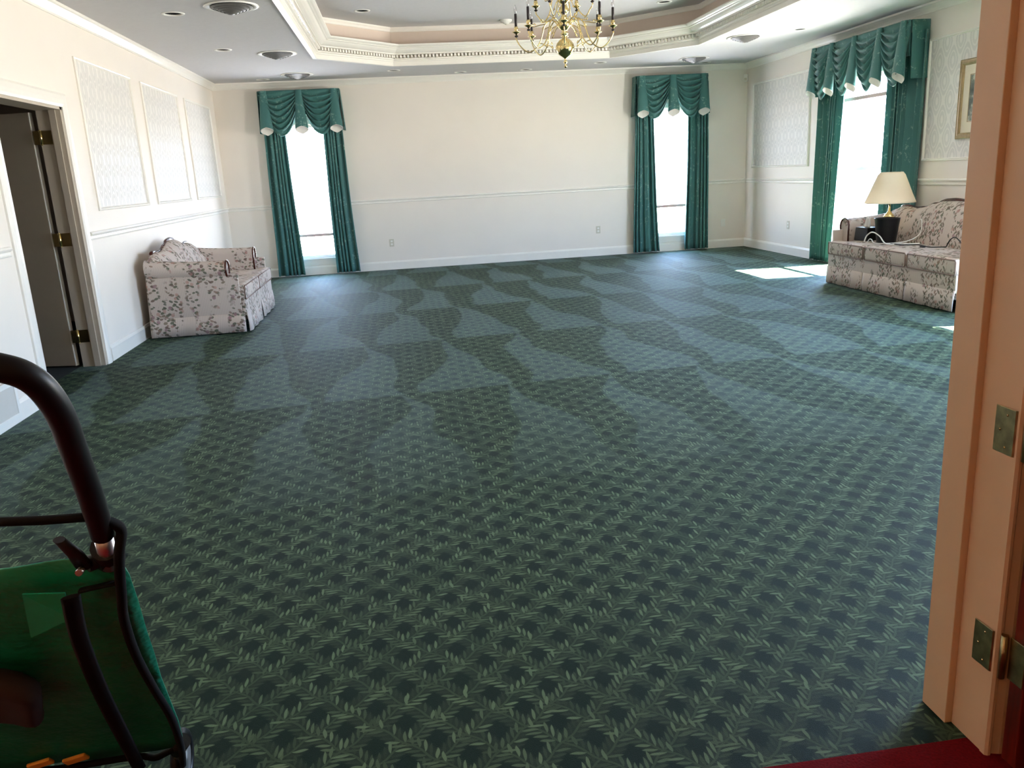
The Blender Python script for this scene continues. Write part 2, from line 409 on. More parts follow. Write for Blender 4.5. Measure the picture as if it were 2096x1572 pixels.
# ceiling with octagonal tray and holes for the recessed lights
TC = (1.525, 7.25); TW, TL, TCX, TCY = 2.335, 4.06, .9, .94
OCT = [(TC[0] + sx * a, TC[1] + sy * b) for sx, sy, a, b in (
    (-1, -1, TW, TL - TCY), (-1, -1, TW - TCX, TL), (1, -1, TW - TCX, TL), (1, -1, TW, TL - TCY),
    (1, 1, TW, TL - TCY), (1, 1, TW - TCX, TL), (-1, 1, TW - TCX, TL), (-1, 1, TW, TL - TCY))]   # counter-clockwise
CANS = [(-1.69, 7.58, 'left of the tray, nearest the viewer'), (-1.68, 9.56, 'left of the tray, second from the front'),
        (-1.68, 12.28, 'in the far left corner'), (.10, 11.82, 'just beyond the far left corner of the tray'),
        (1.04, 12.30, 'left one of two along the middle of the far wall'),
        (1.98, 12.30, 'right one of two along the middle of the far wall'),
        (2.95, 11.83, 'beyond the tray, just right of the chandelier'), (4.63, 12.27, 'above the curtains of the right-hand far window'),
        (4.71, 9.5, 'in the sunlit ceiling before the right wall valance')]
TCANS = [(-.21, 10.16, 'inside the raised tray, left of the chandelier'), (3.33, 10.16, 'inside the raised tray, right of the chandelier')]
VENTS = [(-1.18, 7.33, 'left of the tray, nearest of three in a row'), (-1.17, 9.93, 'left of the tray, middle of three in a row'),
         (-1.17, 11.84, 'left of the tray, farthest of three in a row'), (4.27, 11.73, 'right of the tray, above the far right window'),
         (4.24, 9.92, 'right of the tray in the brightly lit ceiling')]
def flat_with_holes(name, outer, holes, z, mat, label):
    cu = bpy.data.curves.new(name, 'CURVE'); cu.dimensions = '2D'; cu.fill_mode = 'BOTH'
    for pts in [outer] + holes:
        sp = cu.splines.new('POLY'); sp.points.add(len(pts) - 1)
        for q, (a, b) in zip(sp.points, pts): q.co = (a, b, 0, 1)
        sp.use_cyclic_u = True
    co = bpy.data.objects.new('tmp', cu); COL.objects.link(co)
    dg = bpy.context.evaluated_depsgraph_get(); me = bpy.data.meshes.new_from_object(co.evaluated_get(dg)); bpy.data.objects.remove(co)
    me.transform(Matrix.Translation((0, 0, z))); me.materials.clear(); me.materials.append(mat)
    o = bpy.data.objects.new(name, me); COL.objects.link(o); return structure(o, label)
circ = lambda x, y, r: [(x + r * math.cos(2 * PI * k / 20), y + r * math.sin(2 * PI * k / 20)) for k in range(20)]
flat_with_holes('ceiling', [(XL - .05, 1.55), (XR + .05, 1.55), (XR + .05, YB + .05), (XL - .05, YB + .05)],
                [OCT] + [circ(x, y, .068) for x, y, _ in CANS], H, M['ceil'], 'lower ceiling around the octagonal tray')
OUT = [(TC[0] + (a - TC[0]) * 1.02, TC[1] + (b - TC[1]) * 1.02) for a, b in OCT]
flat_with_holes('ceiling', OUT, [circ(x, y, .068) for x, y, _ in TCANS], HT, M['ceil'], 'raised tray ceiling')
structure(MB().box(XL - .16, XR + .16, 1.5, YB + .16, 3.4, 3.5).build('ceiling', M['ceil']), 'roof deck above the ceiling')
structure(MB().sweep(OCT, [(0, H), (-.03, H), (-.03, HT + .01), (0, HT + .01)], XY, closed=True).build('wall_tray', M['traywall']), 'upright side of the ceiling tray')
prof = [(-.005, H), (-.02, H - .012), (.028, H - .012), (.028, 2.775), (.036, 2.782), (.036, 2.795), (.055, 2.80), (.055, 2.815), (.022, 2.818), (.022, 2.85),
        (.088, 2.855), (.088, 2.868), (.1, 2.872), (.122, 2.882), (.145, 2.90), (.16, 2.918), (.178, 2.922), (.178, 2.93), (.2, 2.936), (.215, 2.947), (.22, 2.96), (.0, 2.962)]
structure(MB().sweep(OCT, prof, XY, closed=True).build('trim_1', M['trim']), 'deep white cornice round the ceiling tray')
dm = MB()
for i in range(8):
    a = Vector(OCT[i]); b = Vector(OCT[(i + 1) % 8]); d = (b - a); L = d.length; d.normalize(); nn = Vector((-d.y, d.x)); n = int(L / .046)
    for k in range(n):
        c = a + d * ((k + .5) * L / n); vs = []
        for z in (2.818, 2.85):
            for o_, w in ((.02, -.012), (.02, .012), (.08, .012), (.08, -.012)):
                q = c + nn * o_ + d * w; vs.append((q.x, q.y, z))
        dm.add(vs, [(0, 1, 2, 3), (7, 6, 5, 4), (0, 4, 5, 1), (1, 5, 6, 2), (2, 6, 7, 3), (3, 7, 4, 0)])
structure(dm.build('trim_2', M['trim']), 'row of dentils in the tray cornice')
structure(MB().sweep(OCT, [(0, HT - .055), (.012, HT - .05), (.014, HT - .03), (.03, HT - .012), (.034, HT), (0, HT)], XY, closed=True).build('trim_3', M['trim']), 'slim moulding at the top of the tray')

# perimeter mouldings (interior on the left of travel: counter-clockwise)
PER = [(XL, YF), (XR, YF), (XR, YB), (XL, YB)]
crown = [(0, H - .085), (.012, H - .085), (.016, H - .07), (.03, H - .05), (.055, H - .025), (.066, H - .018), (.07, H), (0, H)]
structure(MB().sweep(PER, crown, XY, closed=True).build('trim_4', M['trim']), 'white crown moulding round the ceiling')
rail = [(0, .985), (.01, .985), (.014, .993), (.008, 1.0), (.008, 1.016), (.02, 1.024), (.026, 1.034), (.02, 1.046), (.008, 1.05), (0, 1.05)]
def railseg(pts, name='trim_5', pr=rail, mat='trim', lab=None):
    return structure(MB().sweep(pts, pr, XY).build(name, M[mat]), lab)
railseg([(XL, 5.58), (XL, YF)], 'trim_5', lab='chair rail on the left wall before the door')
railseg([(-1.62, YB), (XL, YB), (XL, 6.99)], 'trim_6', lab='chair rail from the left window round to the door')
railseg([(3.82, YB), (-.84, YB)], 'trim_7', lab='chair rail on the far wall between the windows')
railseg([(XR, 9.98), (XR, YB), (4.6, YB)], 'trim_8', lab='chair rail in the far right corner')
railseg([(XR, 5.75), (XR, 8.62)], 'trim_9', lab='chair rail behind the right sofa')
bb = [(0, 0), (.016, 0), (.016, .105), (.011, .115), (.006, .128), (0, .13)]
railseg([(XR, YB), (XL, YB)], 'baseboard_back', bb)
railseg([(XR, 1.7), (XR, YB)], 'baseboard_right', bb)
railseg([(XL, YB), (XL, 6.99)], 'baseboard_left', bb)
railseg([(XL, 5.58), (XL, YF)], 'baseboard_left_near', bb)

# wall panels: damask wallpaper framed by a slim moulding
pf = [(0, 0), (0, .012), (-.006, .017), (-.014, .013), (-.02, .018), (-.026, .008), (-.028, 0)]
def panel(n, u0, u1, z0, z1, mp, lab):
    path = [(u0, z0), (u1, z0), (u1, z1), (u0, z1)]
    o = MB().sweep([(a, b) for a, b in path][::1], [(-q[0], q[1]) for q in pf], mp, closed=True).build('trim_%d' % n, M['trim'])
    structure(o, lab)
    MB().poly([mp(a, b, .0015) for a, b in [(u0 + .01, z0 + .01), (u1 - .01, z0 + .01), (u1 - .01, z1 - .01), (u0 + .01, z1 - .01)]]).build('wallpaper', M['damask'], o)
mpl = lambda u, z, h: (XL + h, u, z); mpr = lambda u, z, h: (XR - h, u, z)
panel(10, 7.30, 8.73, 1.205, 2.402, mpl, 'wallpaper panel on the left wall next to the door')
panel(11, 9.06, 10.49, 1.205, 2.402, mpl, 'middle wallpaper panel on the left wall')
panel(12, 10.82, 12.25, 1.205, 2.402, mpl, 'wallpaper panel on the left wall by the far corner')
panel(13, 3.1, 5.4, 1.205, 2.402, mpl, 'wallpaper panel on the left wall before the door')
panel(14, 10.57, 12.36, 1.205, 2.425, mpr, 'wallpaper panel on the right wall by the far corner')
panel(15, 6.3, 8.14, 1.222, 2.406, mpr, 'wallpaper panel behind the framed picture')
panel(16, 3.1, 5.4, .25, .88, mpl, 'plain panel under the chair rail before the door') if False else None

# ------------------------------------------------------------------ left door
dj = MB()
dj.box(XL - .17, XL + .004, 6.84, 6.885, 0, 2.0); dj.box(XL - .17, XL + .004, 5.725, 5.76, 0, 2.0); dj.box(XL - .17, XL + .004, 5.725, 6.885, 1.965, 2.005)
dj.box(XL - .075, XL - .03, 6.825, 6.84, 0, 1.965); dj.box(XL - .12, XL - .055, 5.76, 5.775, 0, 1.965)
structure(dj.build('door_1', M['taupe']), 'painted jamb of the left doorway')
cas = [(0, 0), (0, .014), (.02, .02), (.05, .022), (.085, .02), (.1, .012), (.105, 0)]
structure(MB().sweep([(5.74, 0), (5.74, 1.985), (6.872, 1.985), (6.872, 0)], [(q[0], q[1]) for q in cas], mpl).build('trim_17', M['trim']), 'white casing round the left doorway')
leaf = thing('door_2', 'white door leaf standing open into the side room, seen through the left doorway', 'door', (XL - .215, 6.87, 0), math.radians(167))
del leaf['category']; leaf['kind'] = 'structure'
# leaf extends along local +y? built along local x from the hinge
dl = MB().box(.012, 1.02, -.02, .022, .012, 1.955).build('door_panel', M['taupe'], leaf, bevel=.003)
MB().box(.006, .012, -.02, .022, .012, 1.955).build('lit_door_edge', M['trim'], leaf)  # pale strip stands in for room light falling on the leaf's edge
for z in (.25, 1.01, 1.77):
    hg = MB(); hg.tube([(XL - .163, 6.832, z - .05), (XL - .163, 6.832, z + .05)], .009, 10)
    hg.box(XL - .155, XL - .085, 6.834, 6.8395, z - .05, z + .05)
    hg.box(XL - .215, XL - .165, 6.838, 6.842, z - .05, z + .05)
    for zz in (-.052, .052): hg.lathe([(0, -.006), (.009, -.003), (.009, .003), (0, .006)], (XL - .163, 6.832, z + zz), 10)
    h_ = hg.build('hinge', M['brass']); tag(h_, 'brass hinge on the left door jamb, ' + {.25: 'lowest of three near the carpet', 1.01: 'middle of three at chair rail height', 1.77: 'topmost of three'}[z], 'hinge', 'hinges on the left door jamb')

# wall grille low on the left
g = thing('wall_grille', 'white return air grille low on the left wall before the door', 'vent', (XL, 4.92, 0))
fr = MB(); u0, u1, z0, z1 = -.42, .33, .03, .27
fr.sweep([(u0, z0), (u1, z0), (u1, z1), (u0, z1)], [(0, 0), (0, .012), (.03, .012), (.034, .004), (.034, 0)], lambda u, z, h: (h + .016, u, z), closed=True).build('frame', M['white'], g)
sl = MB()
for k in range(60):
    u = u0 + .035 + k * (u1 - u0 - .07) / 59
    sl.add([(.017, u, z0 + .03), (.026, u + .008, z0 + .03), (.026, u + .008, z1 - .03), (.017, u, z1 - .03)], [(0, 1, 2, 3)])
sl.box(.016, .027, -.06, -.045, z0 + .03, z1 - .03)
sl.build('louvre', M['white'], g, solid=.001)
MB().box(.0155, .0165, u0 + .02, u1 - .02, z0 + .02, z1 - .02).build('shade_backing', M['darkhole'], g)  # dark sheet painted as the shade behind the louvres

# ------------------------------------------------------------------ windows
def window(n, u0, u1, z0, z1, mp, lab, shade_z, shade_label, mull=()):
    w = MB(); f = .045
    def b(a, c, d, e, h0, h1):
        vs = [mp(x, z, h) for h in (h0, h1) for z in (d, e) for x in (a, c)]
        w.add(vs, [(0, 2, 3, 1), (4, 5, 7, 6), (0, 1, 5, 4), (2, 6, 7, 3), (0, 4, 6, 2), (1, 3, 7, 5)])
    b(u0, u0 + f, z0, z1, -.12, -.02); b(u1 - f, u1, z0, z1, -.12, -.02); b(u0, u1, z0, z0 + f, -.12, -.02); b(u0, u1, z1 - f, z1, -.12, -.02)
    zm = (z0 + z1) / 2; b(u0, u1, zm - .02, zm + .02, -.10, -.05)
    for m in mull: b(m - .02, m + .02, z0, z1, -.10, -.04)
    b(u0 - .05, u1 + .05, z0 - .022, z0, -.02, .03)       # stool
    o = structure(w.build('window_%d' % n, M['trim']), lab)
    MB().poly([mp(a, z, -.08) for a, z in ((u0, z0), (u1, z0), (u1, z1), (u0, z1))]).build('glass', M['glass'], o)
    MB().sweep([(u0, z0), (u0, z1), (u1, z1), (u1, z0)], [(0, 0), (0, .012), (.06, .016), (.07, .008), (.07, 0)], mp).build('window_casing', M['trim'], o)
    MB().add([mp(a, z, h) for h in (0.0, .012) for a, z in ((u0 - .03, z0 - .02), (u1 + .03, z0 - .02), (u1 + .03, z0 - .10), (u0 - .03, z0 - .10))],
             [(0, 1, 2, 3), (7, 6, 5, 4), (0, 4, 5, 1), (1, 5, 6, 2), (2, 6, 7, 3), (3, 7, 4, 0)]).build('apron', M['trim'], o)
    if shade_z:
        s = thing('window_shade', shade_label, 'window shade', mp((u0 + u1) / 2, z0, 0))
        inv = Vector(s.location); q = lambda a, z, h: tuple(Vector(mp(a, z, h)) - inv)
        rows = []; N = 60; top = z1 - f
        for i in range(N + 1):
            z = shade_z + (top - shade_z) * i / N; hh = -.012 + (.006 if i % 2 else 0)
            rows.append([q(u0 + f + .004, z, hh), q(u1 - f - .004, z, hh)])
        MB().grid(rows, smooth=False).build('pleated_cloth', M['shade'], s, fix=False)
        hb = MB(); vs = [q(a, z, h) for h in (-.024, .0) for z in (shade_z - .04, shade_z) for a in (u0 + f + .004, u1 - f - .004)]
        hb.add(vs, [(0, 2, 3, 1), (4, 5, 7, 6), (0, 1, 5, 4), (2, 6, 7, 3), (0, 4, 6, 2), (1, 3, 7, 5)]); hb.build('bottom_rail', M['hem'], s)
    return o
mpb = lambda u, z, h: (u, YB - h, z)
window(1, *W1, mpb, 'left window in the far wall', .60, 'white pleated shade lowered in the left far window')
window(2, *W2, mpb, 'right window in the far wall', .715, 'white pleated shade lowered in the right far window')
window(3, *W3, mpr, 'window in the right wall behind the sofa arm', 1.98, 'white pleated shade rolled up near the top in the right wall window')
window(4, *W4, mpr, 'window in the right wall nearer the hall', 2.0, 'unseen white pleated shade added to trim the sun at the window nearest the hall', mull=((W4[0] + W4[1]) / 2,))  # this window's shade is out of view, added to limit the sun on the floor

# ------------------------------------------------------------------ curtains
def drape(label, t0, t1, b0, b1, mp, n, seed, ztop=2.5, zbot=.02, base=.10, group='long teal curtain panels'):
    rnd = random.Random(seed); ph = [rnd.uniform(-.5, .5) for _ in range(n + 2)]; am = [rnd.uniform(.6, 1.2) for _ in range(n + 2)]
    org = Vector(mp((b0 + b1) / 2, 0, base)); rows = []; NU, NV = n * 10, 36
    for j in range(NV + 1):
        tz = j / NV; z = zbot + (ztop - zbot) * tz; k = (1 - tz)
        row = []
        for i in range(NU + 1):
            s = i / NU
            u = (t0 + (t1 - t0) * s) * (1 - k ** 1.4) + (b0 + (b1 - b0) * s) * k ** 1.4
            c = n * (s + .07 * math.sin(2 * PI * s * 1.2 + seed * 1.7) - .07 * math.sin(seed * 1.7) * (1 - s) - .07 * math.sin(2.4 * PI + seed * 1.7) * s); ci = int(max(0, min(n - 1, c))); A = am[ci] * (.026 + .012 * k)
            w = math.cos(2 * PI * c + ph[ci] * .5 * k) ; w = math.copysign(abs(w) ** .8, w)
            u += .010 * math.sin(4 * PI * c) + .008 * math.sin(z * 2.3 + seed)* k
            row.append(tuple(Vector(mp(u, z, base + A * w)) - org))
        rows.append(row)
    mb = MB().grid(rows); o = mb.build('curtain_panel', M['curtain'], None, fix=False, solid=.003)
    o.location = org; return tag(o, label, 'curtain', group)
drape('teal floral curtain panel left of the left far window, above the sofa', -1.775, -1.49, -1.82, -1.435, mpb, 5, 1)
drape('teal floral curtain panel right of the left far window', -.96, -.69, -.975, -.63, mpb, 5, 2)
drape('teal floral curtain panel left of the right far window', 3.64, 3.905, 3.57, 3.99, mpb, 5, 3)
drape('teal floral curtain panel right of the right far window', 4.455, 4.77, 4.405, 4.785, mpb, 5, 4)
drape('teal floral curtain panel on the right wall reaching the carpet beyond the sofa', 10.20, 9.58, 10.27, 9.76, mpr, 7, 5, base=.065)
drape('teal floral curtain panel on the right wall hanging behind the table lamp', 8.72, 8.10, 8.75, 8.14, mpr, 7, 6, base=.058)

def valance(label, u0, u1, nsw, mp, drop=.62, ztop=2.60, dep=.20):
    """u0<u1 in view order left to right; mp(u,z,h)"""
    t = thing('valance', label, 'valance', mp((u0 + u1) / 2, 0, 0)); org = Vector(t.location)
    q = lambda a, z, h: tuple(Vector(mp(a, z, h)) - org)
    du = u1 - u0; sg = 1 if du > 0 else -1; w = du / nsw
    bd = MB(); L = []
    vs = [q(a, z, h) for h in (0.0, dep) for z in (ztop - .02, ztop) for a in (u0, u1)]
    bd.add(vs, [(0, 2, 3, 1), (4, 5, 7, 6), (0, 1, 5, 4), (2, 6, 7, 3), (0, 4, 6, 2), (1, 3, 7, 5)])
    vs = [q(a, z, h) for h in (dep - .012, dep) for z in (ztop - .34, ztop) for a in (u0 + sg * .01, u1 - sg * .01)]
    bd.add(vs, [(0, 2, 3, 1), (4, 5, 7, 6), (0, 1, 5, 4), (2, 6, 7, 3), (0, 4, 6, 2), (1, 3, 7, 5)])
    bd.build('mounting_board', M['curtain'], t)
    for e, s2 in ((u0, -1), (u1, 1)):        # side returns
        rows = []
        for j in range(9):
            z = ztop - j / 8 * .56
            rows.append([q(e + sg * s2 * (.006 + .03 * j / 8) + .003 * math.sin(i * 1.9 + j * .4), z, dep * i / 6 * .98) for i in range(7)])
        MB().grid(rows).build('return_panel', M['curtain'], t, fix=False, solid=.004)
    for k in range(nsw):                      # swags
        c = u0 + w * (k + .5); rnd = random.Random(k + int(abs(u0) * 10)); rows = []; NT_, NS = 72, 30
        skew = rnd.uniform(-.08, .08)
        for i in range(NT_ + 1):
            tt = i / NT_; row = []
            for j in range(NS + 1):
                s = -1 + 2 * j / NS
                half = abs(w) * (.56 - .05 * tt + .015 * math.sin(9 * tt))
                sh = 1 - abs(s) ** 1.95
                # folds are tighter up to the gathered corners
                f = tt ** .92; D = drop * f * (1 + skew * s)
                z = ztop - D * sh - .05 * tt * abs(s) ** 1.6
                rip = math.sin(2 * PI * (tt * 7.2 + .25 * s + .25 * math.sin(3 * s + k))); rip = (rip + .35 * math.sin(2 * PI * 14.4 * tt + s * 2))
                h = dep + .012 + .05 * math.sin(PI * min(1, tt * .9 + .1)) * sh + .026 * rip * (1 - abs(s) ** 6) * min(1, tt * 5) * (1 if tt < .93 else .3)
                z += .014 * rip * sh * min(1, tt * 5)
                row.append(q(min(max(u0, u1), max(min(u0, u1), c + sg * s * half)), z, h))
            rows.append(row)
        MB().grid(rows).build('swag', M['curtain'], t, fix=False, solid=.004)
    for k in range(nsw + 1):                  # bell shaped jabots with white lining
        c = u0 + w * k
        if k == 0: c += sg * .075
        if k == nsw: c -= sg * .075
        rows = []; NJ = 20; r0, r1 = (.045, .092)
        def P(a, tt, k=k, c=c):
            # a: -1..1 round the front half, 0 = straight ahead
            ang = a * PI; r = r0 + (r1 - r0) * tt
            front = math.cos(ang)
            zb = ztop - .485 - .105 * abs(a) ** 1.15
            z = ztop - (ztop - zb) * tt
            return q(c + sg * r * math.sin(ang), z, dep + .035 + .03 * tt + r * .5 * front)
        fr_ = [[P(-1 + 2 * j / NJ, i / 10) for j in range(NJ + 1)] for i in range(11)]
        cone = MB().grid(fr_).build('jabot', M['curtain'], t, fix=False)
        def PL(a, tt):
            v_ = Vector(P(a, tt)); ax = Vector(q(c, v_.z + org.z, dep + .03 + .035 * tt)); ax.z = v_.z
            return tuple(ax + (v_ - ax) * .955)
        MB().grid([[PL(-1 + 2 * j / NJ, .45 + .56 * i / 6) for j in range(NJ + 1)] for i in range(7)]).build('lining', M['lining'], cone, fix=False)
    return t
valance('teal swagged valance with two swags over the left far window', -1.79, -.68, 2, mpb)
valance('teal swagged valance with two swags over the right far window', 3.635, 4.725, 2, mpb)
valance('wide teal valance with four swags over the right wall window', 10.15, 8.17, 4, mpr)

# ------------------------------------------------------------------ sofas
def rbox(x0, x1, y0, y1, z0, z1, r=.04, crown=.0, seg=3, n=8):
    bm = bmesh.new(); bmesh.ops.create_cube(bm, size=1)
    for v in bm.verts: v.co = Vector((x0 if v.co.x < 0 else x1, y0 if v.co.y < 0 else y1, z0 if v.co.z < 0 else z1))
    bmesh.ops.bevel(bm, geom=bm.edges[:], offset=r, segments=seg, profile=.5, affect='EDGES')
    if crown:
        for ax, lo, hi in ((Vector((1, 0, 0)), x0 + r, x1 - r), (Vector((0, 1, 0)), y0 + r, y1 - r)):
            for k in range(1, n):
                g = bm.verts[:] + bm.edges[:] + bm.faces[:]
                bmesh.ops.bisect_plane(bm, geom=g, plane_co=ax * (lo + (hi - lo) * k / n), plane_no=ax)
        cx, cy, cz = (x0 + x1) / 2, (y0 + y1) / 2, (z0 + z1) / 2
        for v in bm.verts:
            a = (v.co.x - cx) / ((x1 - x0) / 2); b = (v.co.y - cy) / ((y1 - y0) / 2)
            k = max(0, 1 - a * a) * max(0, 1 - b * b)
            v.co.z += crown * k * (1 if v.co.z > cz else -.3)
            v.co.y += math.copysign(.35 * crown * max(0, 1 - a * a) * abs(b), b)
    mb = MB(); mb.add([tuple(v.co) for v in bm.verts], [tuple(v.index for v in f.verts) for f in bm.faces], True); bm.free(); return mb
def sofa(name, label, W, D, ncush, loc, rz, group):
    t = thing(name, label, 'sofa', loc, rz, group); hw = W / 2; F = -D
    rbox(-hw + .03, hw - .03, F + .035, -.05, .10, .31, .02).build('base', M['floral'], t)
    # back with serpentine crest
    def crest(x):
        a = abs(x) / hw
        p = [(0, .855), (.12, .853), (.28, .82), (.45, .778), (.55, .77), (.66, .782), (.76, .78), (.86, .75), (.95, .72), (1, .70)]
        for (a0, z0), (a1, z1) in zip(p, p[1:]):
            if a <= a1: k = (a - a0) / (a1 - a0); k = k * k * (3 - 2 * k); return z0 + (z1 - z0) * k
        return .70
    rows = []; N = 64
    for i in range(N + 1):
        x = -hw + .035 + (W - .07) * i / N; zt = crest(x); a = abs(x) / hw; e = .05 * max(0, (a - .8) / .2)
        lo = .30
        sec = [(-.31, lo), (-.315, .44), (-.30, .52), (-.275, .60), (-.235, zt - .12), (-.19, zt - .05), (-.155, zt - .015), (-.12, zt), (-.085, zt - .01), (-.07, zt - .05), (-.05, .5), (-.035, .15), (-.2, .12)]
        puff = .02 * math.cos(min(1, a) * PI / 2)
        rows.append([(x, y - (puff if 1 < j < 6 else 0), z) for j, (y, z) in enumerate(sec)])
    mb = MB().grid(rows, closev=True)
    for rr in (rows[0], rows[-1]): mb.poly(rr)
    mb.build('backrest', M['floral'], t)
    tr = MB(); m = int(N * .1); pts = []; rad = []
    for i in range(N + 1):
        x = -hw * .8 + 1.6 * hw * i / N; a = abs(x) / hw; pts.append((x, -.10, crest(x) + .004))
        rad.append(.008 + .009 * max(0, math.cos(a * PI * 2.6)) ** 2 + .006 * (a < .2))
    tr.tube(pts, rad, 8).build('crest_trim', M['wood'], t)
    # arms: rolled profile lofted front to back
    for s in (-1, 1):
        def prof_(cz, k=1):
            P = [(-.125, .28), (-.13, .42), (-.13, cz - .04)]
            for a in range(0, 11):
                an = math.radians(165 - a * 22); P.append((-.05 + .085 * math.cos(an), cz + .0 + .085 * math.sin(an)))
            P += [(-.012, cz - .11), (.0, .35), (0, .2)]
            return P
        rows = []
        for i in range(10):
            y = F + .155 + (D - .155 - .06) * i / 9; cz = .595 + .045 * (i / 9) ** 2
            rows.append([(s * (hw - .035 + u), y, z) for u, z in prof_(cz)])
        mb = MB().grid(rows, closev=True)
        for rr in (rows[0], rows[-1]): mb.poly(rr)
        arm = mb.build('arm', M['floral'], t)
        pr = prof_(.595)
        MB().tube([(s * (hw - .035 + u * 1.0), F + .148, z) for u, z in pr[1:14]], .010, 6, flat=.8).build('arm_trim', M['wood'], arm)
        # side panel and skirt below the arm
        rbox(s * (hw - .03) - .012, s * (hw - .03) + .012, F + .05, -.06, .17, .56, .008).build('side_panel', M['floral'], t)
        sk = []
        for i in range(25):
            y = F + .03 + (D - .07) * i / 24; wv = .004 * math.sin(i * 1.1)
            sk.append([(s * (hw - .012), y, .185), (s * (hw - .004 + wv), y, .10), (s * (hw + .004 + wv * 1.5), y, .012)])
        MB().grid(sk).build('skirt_side', M['floral'], t, fix=False, solid=.006)
    # front apron, T-shaped end cushions and skirt
    rbox(-hw + .02, hw - .02, F + .012, F + .05, .16, .315, .008).build('apron', M['floral'], t)
    iw = W - .0; cw = (W - .02) / ncush
    for k in range(ncush):
        x0 = -hw + .01 + cw * k; x1 = x0 + cw
        a0 = x0 if k else x0 + .005; a1 = x1 if k < ncush - 1 else x1 - .005
        lim = hw - .168
        c = rbox(max(a0 + .004, -lim), min(a1 - .004, lim), F + .03, -.27, .305, .445, .035, .022)
        lip = rbox(a0 + .008, a1 - .008, F, F + .145, .303, .447, .035, .006); c.add(lip.v, lip.f, True)
        cu_ = c.build('seat_cushion', M['floral'], t)
        MB().tube([(a0 + .022, F + .004, .436), (a1 - .022, F + .004, .436), (a1 - .014, F + .006, .42), (a1 - .014, F + .006, .33), (a1 - .022, F + .004, .313), (a0 + .022, F + .004, .313), (a0 + .014, F + .006, .33), (a0 + .014, F + .006, .42)], .0055, 6, closed=True).build('piping', M['piping'], cu_)
        sk = []
        for i in range(21):
            x = x0 + .009 + (cw - .018) * i / 20; e = 1 if i in (0, 20) else 0; wv = .005 * math.sin(i * .9 + k)
            sk.append([(x, F + .012, .185), (x, F + .004 - wv, .1), (x, F - .008 - wv * 1.6 + .012 * e, .012)])
        MB().grid(sk).build('skirt_front', M['floral'], t, fix=False, solid=.006)
    return t
sofa('sofa', 'small floral loveseat with rolled arms against the left wall', 1.69, .93, 2, (-2.405, 8.74, 0), PI / 2, None)
sofa('sofa', 'long floral sofa with mahogany crest against the right wall, holding a lamp', 2.13, .81, 3, (5.335, 7.28, 0), -PI / 2, None)

# ------------------------------------------------------------------ things on the right sofa
SZ = .462
lm = thing('table_lamp', 'brass and cream table lamp with a wide cream shade standing on the right sofa', 'lamp', (4.99, 7.97, SZ))
MB().lathe([(0, 0), (.07, 0), (.075, .012), (.05, .025), (.045, .03), (.085, .045), (.115, .09), (.122, .125), (.11, .17), (.075, .21), (.04, .228), (0, .228)], n=32).build('lamp_base', M['ceramic'], lm)
MB().lathe([(0, .225), (.05, .226), (.055, .235), (.04, .245), (.045, .255), (.028, .262), (.024, .275), (.012, .285), (.01, .37), (.018, .38), (.018, .42), (0, .42)], n=24).build('lamp_neck', M['brass'], lm)
MB().tube([(.02, 0, .39), (.05, 0, .385)], .005, 8).build('switch', M['brass'], lm)
MB().lathe([(.0, .42), (.02, .43), (.03, .47), (.02, .50), (0, .51)], n=16).build('bulb', M['bulb'], lm)
MB().lathe([(.245, .37), (.238, .385), (.205, .46), (.165, .56), (.13, .645), (.108, .672), (.104, .672)], n=48).build('lamp_shade', M['lampshade'], lm, fix=False, solid=.002)
MB().tube([(.104 * math.cos(a), .104 * math.sin(a), .67) for a in (0, PI)], .003, 6).build('shade_harp', M['brass'], lm)
wb = MB().lathe([(0, .005), (.086, 0), (.09, .006), (.118, .235), (.122, .24), (.116, .24), (.086, .012), (0, .012)], n=32).build('wastebasket', M['black'])
wb.location = (4.80, 7.69, SZ); tag(wb, 'tall black round wastebasket on the sofa seat, in front of the lamp', 'wastebasket')
tb = thing('tissue_box', 'square black tissue box cover on the sofa seat beside the arm', 'tissue box', (4.78, 8.0, SZ), .08)
q = rbox(-.08, .08, -.11, .11, 0, .135, .008); q.v = [(x * (1 - .12 * z / .135), y * (1 - .1 * z / .135), z) for x, y, z in q.v]; q.build('box', M['black'], tb)
ts = []
for i in range(9):
    a = i / 8; ts.append([((.012 * math.sin(j * 1.7) + .03 * (k_ - .5) * (1 - a)), -.045 + .075 * (j / 6) * (1 - .35 * a) + .012 * a, .13 + .10 * a * (1 - .12 * math.sin(j))) for j, k_ in zip(range(7), (0, .3, .8, 1, .7, .2, 0))])
MB().grid(ts).build('tissue', M['tissue'], tb, fix=False, solid=.002)
def cord(name, pts, r, mat, label, sub=8):
    P = [Vector(p) for p in pts]; out = []
    for i in range(len(P) - 1):
        a = P[max(0, i - 1)]; b = P[i]; c = P[i + 1]; d = P[min(len(P) - 1, i + 2)]
        for k in range(sub):
            t_ = k / sub; out.append(.5 * ((2 * b) + (c - a) * t_ + (2 * a - 5 * b + 4 * c - d) * t_ ** 2 + (3 * b - a - 3 * c + d) * t_ ** 3))
    out.append(P[-1]); o = MB().tube(out, r, 8).build(name, M[mat]); return tag(o, label, 'cord')
Z = SZ + .012
cord('cord', [(4.62, 7.78, Z), (4.62, 7.74, Z + .06), (4.63, 7.66, Z + .10), (4.64, 7.55, Z + .07), (4.66, 7.46, Z), (4.75, 7.35, Z), (4.9, 7.3, Z)], .006, 'cord', 'white cord looping in front of the black wastebasket')
